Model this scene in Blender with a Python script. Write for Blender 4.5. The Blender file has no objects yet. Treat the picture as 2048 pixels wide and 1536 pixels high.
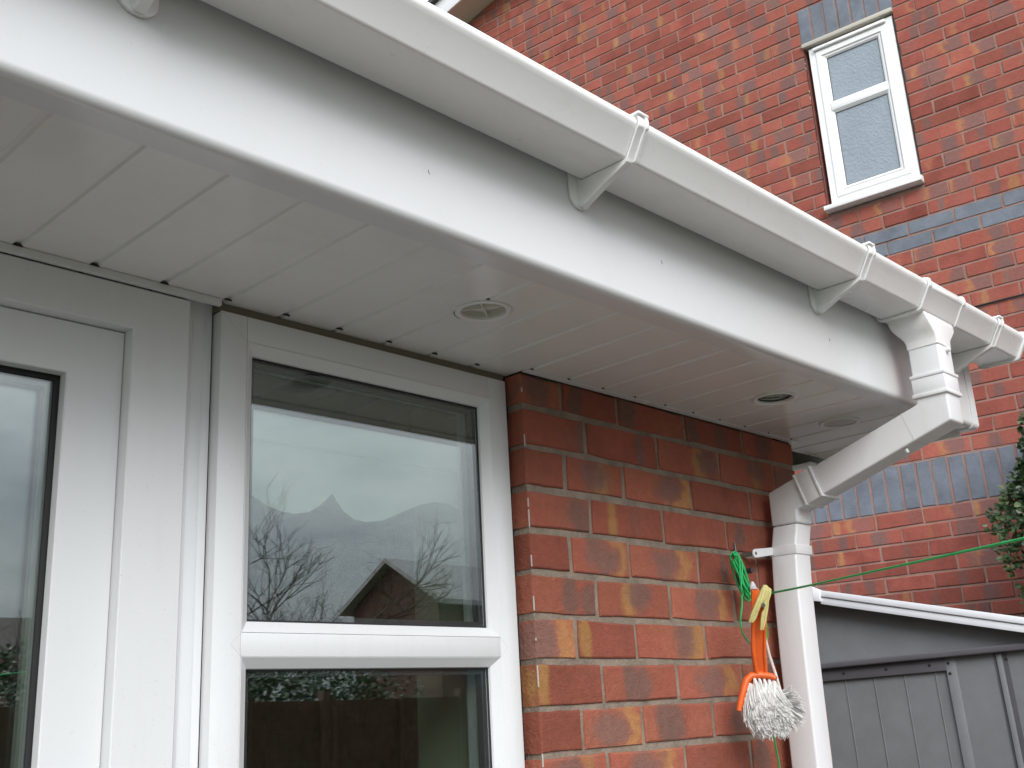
import bpy, bmesh, math, random
from mathutils import Vector, Matrix, noise
R = math.radians
sc = bpy.context.scene
col = sc.collection
random.seed(7)

# ------------------------------------------------------------------ camera, sky, sun, exposure
CAM = Vector((-1.36394, -1.27560, 1.61972))
RX = Vector((0.70013533, -0.71215522, -0.05143402))
RY = Vector((-0.17586887, -0.24181938, 0.95425024))
RF = Vector((0.69201204, 0.65905866, 0.29455222))
cd = bpy.data.cameras.new('camera')
cam = bpy.data.objects.new('camera', cd); col.objects.link(cam)
m = Matrix(((RX.x, RY.x, -RF.x, CAM.x), (RX.y, RY.y, -RF.y, CAM.y), (RX.z, RY.z, -RF.z, CAM.z), (0, 0, 0, 1)))
cam.matrix_world = m
cd.sensor_width = 36; cd.lens = 37.93; cd.clip_end = 400; cd.clip_start = 0.02
sc.camera = cam
SUN_EL, SUN_AZ = 36.0, 212.0      # azimuth clockwise from +Y; the glow behind the cloud is behind the camera
w = bpy.data.worlds.new('World'); sc.world = w; w.use_nodes = True
nt = w.node_tree; nt.nodes.clear()
N = nt.nodes.new; L = nt.links.new
sky = N('ShaderNodeTexSky'); sky.sky_type = 'NISHITA'; sky.sun_disc = False
sky.sun_elevation = R(SUN_EL); sky.sun_rotation = R(SUN_AZ); sky.dust_density = 4; sky.air_density = 1.2
hs = N('ShaderNodeHueSaturation'); hs.inputs['Saturation'].default_value = 0.30
L(sky.outputs[0], hs.inputs['Color'])
tc = N('ShaderNodeTexCoord'); mp = N('ShaderNodeMapping'); mp.inputs['Scale'].default_value = (1.6, 1.6, 4.5)
nz = N('ShaderNodeTexNoise'); nz.inputs['Scale'].default_value = 1.5; nz.inputs['Detail'].default_value = 7; nz.inputs['Roughness'].default_value = .58
L(tc.outputs['Generated'], mp.inputs[0]); L(mp.outputs[0], nz.inputs['Vector'])
cr = N('ShaderNodeValToRGB'); cr.color_ramp.elements[0].position = .36; cr.color_ramp.elements[1].position = .66
cr.color_ramp.elements[0].color = (4.6, 5.3, 6.2, 1); cr.color_ramp.elements[1].color = (11.5, 11.9, 12.2, 1)
L(nz.outputs[0], cr.inputs[0])
mx = N('ShaderNodeMix'); mx.data_type = 'RGBA'; mx.inputs[0].default_value = .72
L(hs.outputs[0], mx.inputs[6]); L(cr.outputs[0], mx.inputs[7])
sxy = N('ShaderNodeSeparateXYZ'); L(tc.outputs['Generated'], sxy.inputs[0])
er = N('ShaderNodeMapRange'); er.inputs[1].default_value = 0.05; er.inputs[2].default_value = .55; er.inputs[3].default_value = .5; er.inputs[4].default_value = 1.75
L(sxy.outputs[2], er.inputs[0])
em = N('ShaderNodeVectorMath'); em.operation = 'SCALE'; L(mx.outputs[2], em.inputs[0]); L(er.outputs[0], em.inputs['Scale'])
bg = N('ShaderNodeBackground'); bg.inputs['Strength'].default_value = .105
ow = N('ShaderNodeOutputWorld'); L(em.outputs[0], bg.inputs[0]); L(bg.outputs[0], ow.inputs[0])
sd = bpy.data.lights.new('sun', 'SUN'); sd.energy = 1.5; sd.angle = R(34); sd.color = (1, .985, .96)
sun = bpy.data.objects.new('sun', sd); col.objects.link(sun)
a, e = R(SUN_AZ), R(SUN_EL)
sdir = Vector((math.sin(a) * math.cos(e), math.cos(a) * math.cos(e), math.sin(e)))
sun.rotation_euler = sdir.to_track_quat('Z', 'Y').to_euler()
sc.view_settings.view_transform = 'Standard'; sc.view_settings.look = 'None'
sc.view_settings.gamma = 1; sc.view_settings.exposure = 0.5
sc.cycles.max_bounces = 10; sc.cycles.diffuse_bounces = 6; sc.cycles.transparent_max_bounces = 16

# ------------------------------------------------------------------ materials
def mat(name, base, rough=.5, spec=.5, bump=0, bscale=60, var=0, vscale=8, metal=0, coat=0):
    M = bpy.data.materials.new(name); M.use_nodes = True
    t = M.node_tree; b = t.nodes['Principled BSDF']
    b.inputs['Base Color'].default_value = (*base, 1); b.inputs['Roughness'].default_value = rough
    b.inputs['Specular IOR Level'].default_value = spec; b.inputs['Metallic'].default_value = metal
    b.inputs['Coat Weight'].default_value = coat
    co = t.nodes.new('ShaderNodeTexCoord')
    if var:
        n = t.nodes.new('ShaderNodeTexNoise'); n.inputs['Scale'].default_value = vscale; n.inputs['Detail'].default_value = 6
        n.inputs['Roughness'].default_value = .65
        t.links.new(co.outputs['Object'], n.inputs['Vector'])
        r = t.nodes.new('ShaderNodeMapRange'); r.inputs[1].default_value = .3; r.inputs[2].default_value = .7
        r.inputs[3].default_value = 1 - var; r.inputs[4].default_value = 1 + var * .6
        t.links.new(n.outputs[0], r.inputs[0])
        v = t.nodes.new('ShaderNodeVectorMath'); v.operation = 'SCALE'; v.inputs[0].default_value = base
        t.links.new(r.outputs[0], v.inputs['Scale']); t.links.new(v.outputs[0], b.inputs['Base Color'])
        r2 = t.nodes.new('ShaderNodeMapRange'); r2.inputs[3].default_value = rough * .85; r2.inputs[4].default_value = min(1, rough * 1.2)
        t.links.new(n.outputs[0], r2.inputs[0]); t.links.new(r2.outputs[0], b.inputs['Roughness'])
    if bump:
        n = t.nodes.new('ShaderNodeTexNoise'); n.inputs['Scale'].default_value = bscale; n.inputs['Detail'].default_value = 5
        t.links.new(co.outputs['Object'], n.inputs['Vector'])
        bp = t.nodes.new('ShaderNodeBump'); bp.inputs['Strength'].default_value = 1; bp.inputs['Distance'].default_value = bump
        t.links.new(n.outputs[0], bp.inputs['Height']); t.links.new(bp.outputs[0], b.inputs['Normal'])
    return M

def weather(M, amt=.10, stretch=(5, 5, .6), sc_=6):
    t = M.node_tree; b = t.nodes['Principled BSDF']; inp = b.inputs['Base Color']
    co = t.nodes.new('ShaderNodeTexCoord'); mp_ = t.nodes.new('ShaderNodeMapping'); mp_.inputs['Scale'].default_value = stretch
    t.links.new(co.outputs['Object'], mp_.inputs[0])
    n = t.nodes.new('ShaderNodeTexNoise'); n.inputs['Scale'].default_value = sc_; n.inputs['Detail'].default_value = 8; n.inputs['Roughness'].default_value = .7
    t.links.new(mp_.outputs[0], n.inputs['Vector'])
    n2 = t.nodes.new('ShaderNodeTexNoise'); n2.inputs['Scale'].default_value = 420; n2.inputs['Detail'].default_value = 1
    t.links.new(co.outputs['Object'], n2.inputs['Vector'])
    r = t.nodes.new('ShaderNodeMapRange'); r.inputs[1].default_value = .52; r.inputs[2].default_value = .80; r.inputs[3].default_value = 0; r.inputs[4].default_value = amt
    t.links.new(n.outputs[0], r.inputs[0])
    r2 = t.nodes.new('ShaderNodeMapRange'); r2.inputs[1].default_value = .72; r2.inputs[2].default_value = .78; r2.inputs[3].default_value = 0; r2.inputs[4].default_value = .35
    t.links.new(n2.outputs[0], r2.inputs[0])
    ad = t.nodes.new('ShaderNodeMath'); ad.operation = 'ADD'; ad.use_clamp = True; t.links.new(r.outputs[0], ad.inputs[0]); t.links.new(r2.outputs[0], ad.inputs[1])
    q = t.nodes.new('ShaderNodeMix'); q.data_type = 'RGBA'; t.links.new(ad.outputs[0], q.inputs[0])
    if inp.is_linked: t.links.new(inp.links[0].from_socket, q.inputs[6])
    else: q.inputs[6].default_value = inp.default_value
    q.inputs[7].default_value = (.30, .29, .22, 1); t.links.new(q.outputs[2], inp)
    return M

def brick_mat(name, red, grey, buff, blobs=1.0, buffs=1.0, bump=.0022, tall=1.0, yes=.58):
    M = bpy.data.materials.new(name); M.use_nodes = True
    t = M.node_tree; b = t.nodes['Principled BSDF']; nn = t.nodes.new; ln = t.links.new
    def mth(op, x, y=None, z=None, clamp=False):
        q = nn('ShaderNodeMath'); q.operation = op; q.use_clamp = clamp
        for i, v in enumerate((x, y, z)):
            if v is None: continue
            if isinstance(v, (int, float)): q.inputs[i].default_value = v
            else: ln(v, q.inputs[i])
        return q.outputs[0]
    uv = nn('ShaderNodeUVMap'); uv.uv_map = 'uv'
    sx = nn('ShaderNodeSeparateXYZ'); ln(uv.outputs[0], sx.inputs[0])
    at = nn('ShaderNodeAttribute'); at.attribute_name = 'seed'
    sc_ = nn('ShaderNodeSeparateColor'); ln(at.outputs['Color'], sc_.inputs[0])
    s1, s2, s3 = sc_.outputs[0], sc_.outputs[1], sc_.outputs[2]; s4 = at.outputs['Alpha']
    co = nn('ShaderNodeTexCoord')
    def nz(scale, det=5, rough=.6, off=0.0):
        n = nn('ShaderNodeTexNoise'); n.inputs['Scale'].default_value = scale; n.inputs['Detail'].default_value = det
        n.inputs['Roughness'].default_value = rough
        n.noise_dimensions = '4D'; n.inputs['W'].default_value = off
        ln(co.outputs['Object'], n.inputs['Vector']); return n.outputs[0]
    nA = nz(22, 5, .55); nB = nz(60, 6, .7, 3.1); nC = nz(260, 3, .7, 9.0); nD = nz(9, 3, .5, 5)
    def ss(x, a_, b_):
        r = nn('ShaderNodeMapRange'); r.interpolation_type = 'SMOOTHSTEP'
        ln(x, r.inputs[0]); r.inputs[1].default_value = a_; r.inputs[2].default_value = b_; return r.outputs[0]
    def blob(uc, wx, wz, vc):
        dx = mth('DIVIDE', mth('SUBTRACT', sx.outputs[0], uc), wx)
        dz = mth('DIVIDE', mth('SUBTRACT', sx.outputs[1], vc), wz)
        dd = mth('SQRT', mth('ADD', mth('MULTIPLY', dx, dx), mth('MULTIPLY', dz, dz)))
        return mth('ADD', dd, mth('MULTIPLY', mth('SUBTRACT', nA, .5), 1.9))
    uc1 = mth('MULTIPLY', mth('SUBTRACT', s1, .5), .17)
    w1 = mth('ADD', .022, mth('MULTIPLY', s2, .038))
    d1 = blob(uc1, w1, mth('ADD', .026 * tall, mth('MULTIPLY', s3, .02 * tall)), mth('MULTIPLY', mth('SUBTRACT', s4, .5), .02))
    uc2 = mth('ADD', uc1, mth('MULTIPLY', mth('SUBTRACT', s2, .5), .28))
    d2 = blob(uc2, mth('ADD', .012, mth('MULTIPLY', s3, .022)), .046 * tall, 0.0)
    g1 = mth('MULTIPLY', mth('SUBTRACT', 1, ss(d1, .50, 1.25)), mth('MULTIPLY', ss(s3, .15, .5), .98))
    side_ = ss(mth('ADD', mth('DIVIDE', mth('SUBTRACT', sx.outputs[0], uc1), w1), mth('MULTIPLY', mth('SUBTRACT', s4, .5), 2.6)), -.2, .9)
    ring = mth('MULTIPLY', mth('MULTIPLY', ss(d1, .75, 1.1), mth('SUBTRACT', 1, ss(d1, 1.1, 1.75))), mth('MULTIPLY', mth('MULTIPLY', ss(s2, .45, .8), side_), buffs * .85))
    y2 = mth('MULTIPLY', mth('SUBTRACT', 1, ss(d2, .45, 1.25)), mth('MULTIPLY', ss(s4, yes, yes + .12), buffs))
    g2 = mth('MULTIPLY', mth('SUBTRACT', 1, ss(d2, .55, 1.2)), mth('SUBTRACT', 1, ss(s4, .28, .44)))
    def mixc(f, A, B):
        q = nn('ShaderNodeMix'); q.data_type = 'RGBA'
        ln(f, q.inputs[0]) if not isinstance(f, float) else None
        for i, v in ((6, A), (7, B)):
            if isinstance(v, tuple): q.inputs[i].default_value = (*v, 1)
            else: ln(v, q.inputs[i])
        return q.outputs[2]
    dark = tuple(c * .68 for c in red); orange = (red[0] * 1.16, red[1] * 1.35, red[2] * 1.25)
    c = mixc(s3, dark, orange); c = mixc(ss(nD, .35, .65), c, red)
    c = mixc(ring, c, buff); c = mixc(y2, c, buff)
    c = mixc(mth('MULTIPLY', g1, blobs), c, grey); c = mixc(mth('MULTIPLY', g2, blobs), c, grey)
    f = mth('ADD', .66, mth('MULTIPLY', nB, .62)); f = mth('MULTIPLY', f, mth('ADD', .82, mth('MULTIPLY', s2, .32))); f = mth('MULTIPLY', f, mth('ADD', .9, mth('MULTIPLY', nC, .2)))
    v = nn('ShaderNodeVectorMath'); v.operation = 'SCALE'; ln(c, v.inputs[0]); ln(f, v.inputs['Scale'])
    # a few pale lime specks
    sp = ss(nz(95, 2, .5, 17), .735, .77)
    ln(mixc(mth('MULTIPLY', sp, .5), v.outputs[0], (.5, .45, .4)), b.inputs['Base Color'])
    b.inputs['Roughness'].default_value = .9; b.inputs['Specular IOR Level'].default_value = .2
    bp = nn('ShaderNodeBump'); bp.inputs['Distance'].default_value = bump
    ln(mth('ADD', nB, mth('MULTIPLY', nC, .5)), bp.inputs['Height']); ln(bp.outputs[0], b.inputs['Normal'])
    return M

UPVC = mat('white_upvc', (.70, .715, .725), .28, .5, var=.02, vscale=2)
UPVC_S = mat('soffit_upvc', (.74, .735, .72), .16, .5, var=.03, vscale=5)
UPVC_F = mat('fascia_upvc', (.665, .675, .685), .20, .5, var=.02, vscale=2)
GUT = mat('gutter_pvc', (.83, .83, .825), .27, .5, var=.025, vscale=1.5)
PIPE = mat('downpipe_pvc', (.74, .745, .76), .36, .5, var=.03, vscale=2)
weather(UPVC_F, .07, (2, 2, 1)); weather(GUT, .16, (1.2, 4, 2)); weather(PIPE, .14); weather(UPVC, .10); weather(UPVC_S, .12, (2, 2, 2))
BLACK = mat('black_rubber', (.012, .012, .014), .6)
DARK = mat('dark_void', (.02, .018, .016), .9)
SEAM = mat('weld_seam', (.52, .52, .50), .6)
GRIME = mat('grime_line', (.13, .12, .10), .8)
MORT = mat('grey_mortar', (.265, .215, .17), .92, .2, bump=.003, bscale=210, var=.38, vscale=22)
MORT_N = mat('pink_mortar', (.33, .20, .165), .9, .2, bump=.002, bscale=140, var=.25, vscale=9)
BR_NEAR = brick_mat('red_facing_brick', (.345, .105, .070), (.20, .110, .09), (.42, .215, .08), .9, .95, bump=.0045)
BR_NB = brick_mat('neighbour_brick', (.335, .096, .073), (.20, .113, .103), (.40, .21, .09), .85, .72, tall=2.2, yes=.74)
BR_BLUE = mat('blue_engineering_brick', (.145, .165, .20), .5, .5, bump=.0015, bscale=130, var=.3, vscale=11)
TILE = mat('roof_tile', (.07, .065, .065), .8, bump=.003, bscale=40, var=.3, vscale=5)

def glass_mat(name, tint=(1, 1, 1), f0=.05):
    M = bpy.data.materials.new(name); M.use_nodes = True; t = M.node_tree; t.nodes.clear()
    nn = t.nodes.new; ln = t.links.new
    g = nn('ShaderNodeNewGeometry'); d = nn('ShaderNodeVectorMath'); d.operation = 'DOT_PRODUCT'
    ln(g.outputs['Incoming'], d.inputs[0]); ln(g.outputs['Normal'], d.inputs[1])
    def mth(op, x, y=None):
        q = nn('ShaderNodeMath'); q.operation = op
        for i, v in enumerate((x, y)):
            if v is None: continue
            if isinstance(v, (int, float)): q.inputs[i].default_value = v
            else: ln(v, q.inputs[i])
        return q.outputs[0]
    c = mth('ABSOLUTE', d.outputs['Value']); p = mth('POWER', mth('SUBTRACT', 1, c), 5)
    F = mth('ADD', f0, mth('MULTIPLY', p, 1 - f0))
    tr = nn('ShaderNodeBsdfTransparent'); tr.inputs[0].default_value = (*tint, 1)
    gl = nn('ShaderNodeBsdfGlossy'); gl.inputs['Roughness'].default_value = 0.0
    gl.inputs['Color'].default_value = (.96, .985, 1, 1)
    n = nn('ShaderNodeTexNoise'); n.inputs['Scale'].default_value = 2.2; n.inputs['Detail'].default_value = 0
    co = nn('ShaderNodeTexCoord'); ln(co.outputs['Object'], n.inputs['Vector'])
    bp = nn('ShaderNodeBump'); bp.inputs['Distance'].default_value = .0012; ln(n.outputs[0], bp.inputs['Height']); ln(bp.outputs[0], gl.inputs['Normal'])
    mxs = nn('ShaderNodeMixShader'); ln(F, mxs.inputs[0]); ln(tr.outputs[0], mxs.inputs[1]); ln(gl.outputs[0], mxs.inputs[2])
    o = nn('ShaderNodeOutputMaterial'); ln(mxs.outputs[0], o.inputs[0]); return M
GLASS = glass_mat('window_glass', (.93, .96, .945), .118)

# ------------------------------------------------------------------ helpers
def tag(o, label=None, cat=None, group=None, kind=None):
    if label: o['label'] = label
    if cat: o['category'] = cat
    if group: o['group'] = group
    if kind: o['kind'] = kind
    return o
def empty(name, loc=(0, 0, 0), rot=(0, 0, 0)):
    o = bpy.data.objects.new(name, None); o.location = loc; o.rotation_euler = rot; o.empty_display_size = .1
    col.objects.link(o); return o
def build(name, V, F, material, parent=None, smooth=False, bevel=0, seg=2, fix=True):
    me = bpy.data.meshes.new(name); me.from_pydata([tuple(v) for v in V], [], F)
    me.materials.append(material)
    if bevel or fix:
        bm = bmesh.new(); bm.from_mesh(me)
        if fix: bmesh.ops.recalc_face_normals(bm, faces=bm.faces)
        if bevel:
            es = [ed for ed in bm.edges if len(ed.link_faces) == 2 and ed.calc_face_angle(0) > R(28)]
            bmesh.ops.bevel(bm, geom=es, offset=bevel, segments=seg, profile=.5, affect='EDGES', clamp_overlap=True)
        bm.to_mesh(me); bm.free()
    o = bpy.data.objects.new(name, me); col.objects.link(o)
    if parent: o.parent = parent
    if smooth or bevel:
        for p in me.polygons: p.use_smooth = True
        try: me.set_sharp_from_angle(angle=R(38))
        except Exception: pass
    return o
class G:
    """collects geometry"""
    def __init__(s): s.V = []; s.F = []
    def add(s, V, F):
        k = len(s.V); s.V += [Vector(v) for v in V]; s.F += [tuple(i + k for i in f) for f in F]; return s
    def box(s, x0, x1, y0, y1, z0, z1):
        return s.add([(x0, y0, z0), (x1, y0, z0), (x1, y1, z0), (x0, y1, z0), (x0, y0, z1), (x1, y0, z1), (x1, y1, z1), (x0, y1, z1)],
                     [(0, 3, 2, 1), (4, 5, 6, 7), (0, 1, 5, 4), (1, 2, 6, 5), (2, 3, 7, 6), (3, 0, 4, 7)])
    def prism(s, poly, a0, a1, axis='x', cap=True):
        """poly in the two other axes (y,z) for x, (x,z) for y, (x,y) for z"""
        def P(a_, p):
            return {'x': (a_, p[0], p[1]), 'y': (p[0], a_, p[1]), 'z': (p[0], p[1], a_)}[axis]
        n = len(poly); V = [P(a0, p) for p in poly] + [P(a1, p) for p in poly]
        F = [(i, (i + 1) % n, n + (i + 1) % n, n + i) for i in range(n)]
        if cap: F += [tuple(range(n))[::-1], tuple(range(n, 2 * n))]
        return s.add(V, F)
    def tube(s, pts, r, n=10, cap=True):
        pts = [Vector(p) for p in pts]; rs = r if isinstance(r, (list, tuple)) else [r] * len(pts)
        V = []; up = None
        for i, p in enumerate(pts):
            t = (pts[min(i + 1, len(pts) - 1)] - pts[max(i - 1, 0)]).normalized()
            if up is None:
                up = t.cross(Vector((0, 0, 1)) if abs(t.z) < .9 else Vector((1, 0, 0))).normalized()
            up = (up - t * up.dot(t)).normalized(); b_ = t.cross(up)
            for k in range(n):
                q = 2 * math.pi * k / n; V.append(p + (up * math.cos(q) + b_ * math.sin(q)) * rs[i])
        F = []
        for i in range(len(pts) - 1):
            for k in range(n): F.append((i * n + k, i * n + (k + 1) % n, (i + 1) * n + (k + 1) % n, (i + 1) * n + k))
        if cap: F += [tuple(range(n))[::-1], tuple(range((len(pts) - 1) * n, len(pts) * n))]
        return s.add(V, F)
    def lathe(s, c, prof, n=32, axis=Vector((0, 0, -1))):
        """prof: (radius, along axis)"""
        ax = Vector(axis).normalized(); u = ax.orthogonal().normalized(); v = ax.cross(u); V = []
        for (r_, h) in prof:
            for k in range(n):
                q = 2 * math.pi * k / n; V.append(Vector(c) + ax * h + (u * math.cos(q) + v * math.sin(q)) * r_)
        F = [(i * n + k, i * n + (k + 1) % n, (i + 1) * n + (k + 1) % n, (i + 1) * n + k) for i in range(len(prof) - 1) for k in range(n)]
        return s.add(V, F)
    def ring(s, x0, x1, z0, z1, prof, m=None):
        """mitred frame: prof = list of (inset, y)"""
        V = []
        for (d, y) in prof: V += [(x0 + d, y, z0 + d), (x1 - d, y, z0 + d), (x1 - d, y, z1 - d), (x0 + d, y, z1 - d)]
        F = [(i * 4 + k, i * 4 + (k + 1) % 4, (i + 1) * 4 + (k + 1) % 4, (i + 1) * 4 + k) for i in range(len(prof) - 1) for k in range(4)]
        return s.add(V, F)
    def sqpipe(s, path, w, d):
        """square section swept along points (x,y,z) lying near a y-z plane, mitred"""
        n = len(path); P = [Vector(p) for p in path]; V = []
        for i in range(n):
            t1 = (P[i] - P[i - 1]).normalized() if i else (P[1] - P[0]).normalized()
            t2 = (P[i + 1] - P[i]).normalized() if i < n - 1 else t1
            n1 = Vector((0, -t1.z, t1.y)).normalized(); n2 = Vector((0, -t2.z, t2.y)).normalized()
            b_ = (n1 + n2).normalized(); k = 1 / max(.3, b_.dot(n1))
            for (sx_, sn) in ((-1, -1), (1, -1), (1, 1), (-1, 1)): V.append(P[i] + Vector((sx_ * w / 2, 0, 0)) + b_ * (sn * d / 2 * k))
        F = [(i * 4 + k, i * 4 + (k + 1) % 4, (i + 1) * 4 + (k + 1) % 4, (i + 1) * 4 + k) for i in range(n - 1) for k in range(4)]
        F += [(3, 2, 1, 0), tuple((n - 1) * 4 + k for k in range(4))]
        return s.add(V, F)
    def out(s, name, material, parent=None, **k): return build(name, s.V, s.F, material, parent, **k)
def arc(cx, cz, r, a0, a1, n=5): return [(cx + r * math.cos(R(a0 + (a1 - a0) * i / n)), cz + r * math.sin(R(a0 + (a1 - a0) * i / n))) for i in range(n + 1)]
def ray_y(u, v, y):     # a point of the place seen at (u,v) in the survey photo, on a plane parallel to the house wall
    d = RX * ((u - 1024) / 2157.951) - RY * ((v - 768) / 2157.951) + RF
    return CAM + d * ((y - CAM.y) / d.y)

# ------------------------------------------------------------------ brickwork
def brickwork(name, bricks, o, A, Nn, mats, parent, backdepth=.03, jit=.0012, ch=.003, rng=None):
    """bricks: (a0,a1,z0,z1,matindex[,seed]); o origin, A along, Nn outward normal"""
    rng = rng or random.Random(3); V = []; F = []; UV = []; SD = []; MI = []
    o = Vector(o); A = Vector(A); Nn = Vector(Nn); Z = Vector((0, 0, 1))
    for b in bricks:
        a0, a1, z0, z1, mi = b[:5]; sd_ = b[5] if len(b) > 5 and b[5] else tuple(rng.random() for _ in range(4))
        dep = b[6] if len(b) > 6 else backdepth
        ac, zc = (a0 + a1) / 2, (z0 + z1) / 2; k = len(V); pr = rng.uniform(-.0012, .0012)
        cn = [(a0, z0), (a1, z0), (a1, z1), (a0, z1)]; J = [(rng.uniform(-jit, jit), rng.uniform(-jit, jit)) for _ in cn]
        nx_ = 8; mid = []
        # front outline with a few extra points so that the edges waver
        pts = []
        for i in range(4):
            p, q = cn[i], cn[(i + 1) % 4]; jp, jq = J[i], J[(i + 1) % 4]
            m_ = 4 if i % 2 == 0 else 2
            for t_ in range(m_):
                f = t_ / m_; w_ = rng.uniform(-jit, jit) * .6
                pts.append((p[0] + (q[0] - p[0]) * f + jp[0] * (1 - f) + jq[0] * f + (w_ if i % 2 else 0),
                            p[1] + (q[1] - p[1]) * f + jp[1] * (1 - f) + jq[1] * f + (0 if i % 2 else w_)))
        n = len(pts)
        def inset(p, c): return (p[0] + (c if p[0] < ac - .4 * (a1 - a0) else -c if p[0] > ac + .4 * (a1 - a0) else 0),
                                 p[1] + (c if p[1] < zc - .35 * (z1 - z0) else -c if p[1] > zc + .35 * (z1 - z0) else 0))
        rings = [([p for p in pts], -dep), (pts, -ch * .9), ([inset(p, ch * .35) for p in pts], -ch * .25), ([inset(p, ch) for p in pts], pr)]
        for (ps, dd) in rings:
            for p in ps: V.append(o + A * p[0] + Z * p[1] + Nn * dd)
        allp = [p for (ps, _) in rings for p in ps]
        fs = [(r_ * n + i, r_ * n + (i + 1) % n, (r_ + 1) * n + (i + 1) % n, (r_ + 1) * n + i) for r_ in range(3) for i in range(n)]
        fs.append(tuple(3 * n + i for i in range(n)))
        for f in fs:
            F.append(tuple(k + i for i in f)); MI.append(mi)
            for i in f: UV.append((allp[i][0] - ac, allp[i][1] - zc)); SD.append(sd_)
    me = bpy.data.meshes.new(name); me.from_pydata([tuple(v) for v in V], [], F)
    me.uv_layers.new(name='uv'); me.color_attributes.new('seed', 'FLOAT_COLOR', 'CORNER'); ca = me.color_attributes['seed']
    me.uv_layers['uv'].data.foreach_set('uv', [c for t in UV for c in t]); ca.data.foreach_set('color', [c for t in SD for c in t])
    for m_ in mats: me.materials.append(m_)
    me.polygons.foreach_set('material_index', MI); me.validate(); me.update()
    ob = bpy.data.objects.new(name, me); col.objects.link(ob); ob.parent = parent
    return ob
def add_mortar(ob, V, F, idx):
    bm = bmesh.new(); bm.from_mesh(ob.data); vs = [bm.verts.new(v) for v in V]
    for f in F:
        fc = bm.faces.new([vs[i] for i in f]); fc.material_index = idx
    bm.to_mesh(ob.data); bm.free()

# ================================================================== GROUND
GR = mat('patio_slabs', (.12, .115, .105), .85, bump=.003, bscale=30, var=.2, vscale=2)
LAWN = mat('lawn_grass', (.10, .125, .05), .95, bump=.02, bscale=60, var=.4, vscale=3)
tag(G().add([(-150, -150, 0), (150, -150, 0), (150, 150, 0), (-150, 150, 0)], [(0, 1, 2, 3)]).out('ground', LAWN, fix=False), kind='structure')
g = G()
for i in range(-9, 7):
    for j in range(0, 8):
        x, y = i * .6 + (.3 if j % 2 else 0), -j * .6
        if y < -.01 or x < 5: g.box(x + .005, x + .595, y - .595, y - .005, .004, .034)
tag(g.out('patio', GR, bevel=.004, seg=1), kind='structure')

# ================================================================== NEAR HOUSE
house = empty('brick_house', (0, 0, 0))
tag(house, 'brick extension with white overhanging eaves, glazed door, side window and square gutter in the foreground', 'house')
Z0 = 2.156; WE = .944; H = .0318
rng = random.Random(11); br = []
# colour marks read off the photo for the larger bricks: (row, index) -> seed (blob centre, width, tone, second mark)
SEEDS = {(2, 1): (.50, .55, .45, .9), (3, 0): (.78, .35, .75, .4), (3, 1): (.62, .25, .3, .75), (4, 0): (.5, .1, .15, .45), (4, 1): (.5, .8, .5, .4),
         (4, 2): (.5, .8, .6, .42), (5, 0): (.9, .3, .62, .1), (5, 1): (.55, .4, .5, .9), (6, 0): (.3, .9, .95, .4), (6, 1): (.8, .1, .2, .95),
         (6, 2): (.75, .62, .8, .85), (7, 0): (.75, .1, .2, .9), (7, 1): (.45, .4, .6, .1), (7, 2): (.5, 1.0, .5, .4), (8, 0): (.5, .1, .15, .45),
         (8, 1): (.45, 1.0, .45, .4), (8, 2): (.4, .4, .9, .2), (9, 0): (.4, .7, .7, .4), (9, 1): (.5, .9, .6, .4)}
for r in range(0, 29):
    zc = Z0 - (r - .5) * .075            # r=1 is the first full course under the eaves
    xs = [0, .1695, .3945, .6195, .8445, WE] if r % 2 else [0, .106, .2755, .5005, .7255, WE]
    for i in range(5):
        a0 = xs[i] + (.005 if i else 0); a1 = xs[i + 1] - (.005 if i < 4 else 0)
        br.append((a0, a1, zc - H, min(zc + H, 2.2165), 0, SEEDS.get((r, i)), .098 if i in (0, 4) else .03))
wall = brickwork('wall', br, (0, 0, 0), (1, 0, 0), (0, -1, 0), [BR_NEAR, MORT], house, rng=rng, jit=.0021, ch=.0036)
g = G().box(.003, WE - .003, .0038, .098, 0, 2.2165); add_mortar(wall, g.V, g.F, 1)
br = []
for r in range(0, 29):
    zc = Z0 - (r - .5) * .075; y = .108 + (.1125 if r % 2 else 0)
    if r % 2: br.append((.108, .2155, zc - H, min(zc + H, 2.2165), 0))
    while y < 4.2: br.append((y, y + .215, zc - H, min(zc + H, 2.2165), 0)); y += .225
sw = brickwork('side_wall', br, (WE, 0, 0), (0, 1, 0), (1, 0, 0), [BR_NEAR, MORT], house)
g = G().box(WE - .15, WE - .004, .0985, 4.4, 0, 2.2165); add_mortar(sw, g.V, g.F, 1)
# dark damp-proof gap between window and brick return, lime and sealant smears on the quoin
g = G().box(-.0105, .0028, .040, .098, 0, 2.2150); g.out('damp_proof_strip', BLACK, house)
SM_ = mat('lime_smear', (.5, .48, .44), .8)
for zz, l_ in ((2.188, .012), (2.10, .03), (1.985, .022), (1.965, .045), (1.885, .028), (1.815, .035), (1.745, .006), (1.70, .05), (1.56, .03)):
    G().box(-.0006, .0006, -.0012, .001, zz - l_ * .7, zz).out('lime_smear', SM_, house)
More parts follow.
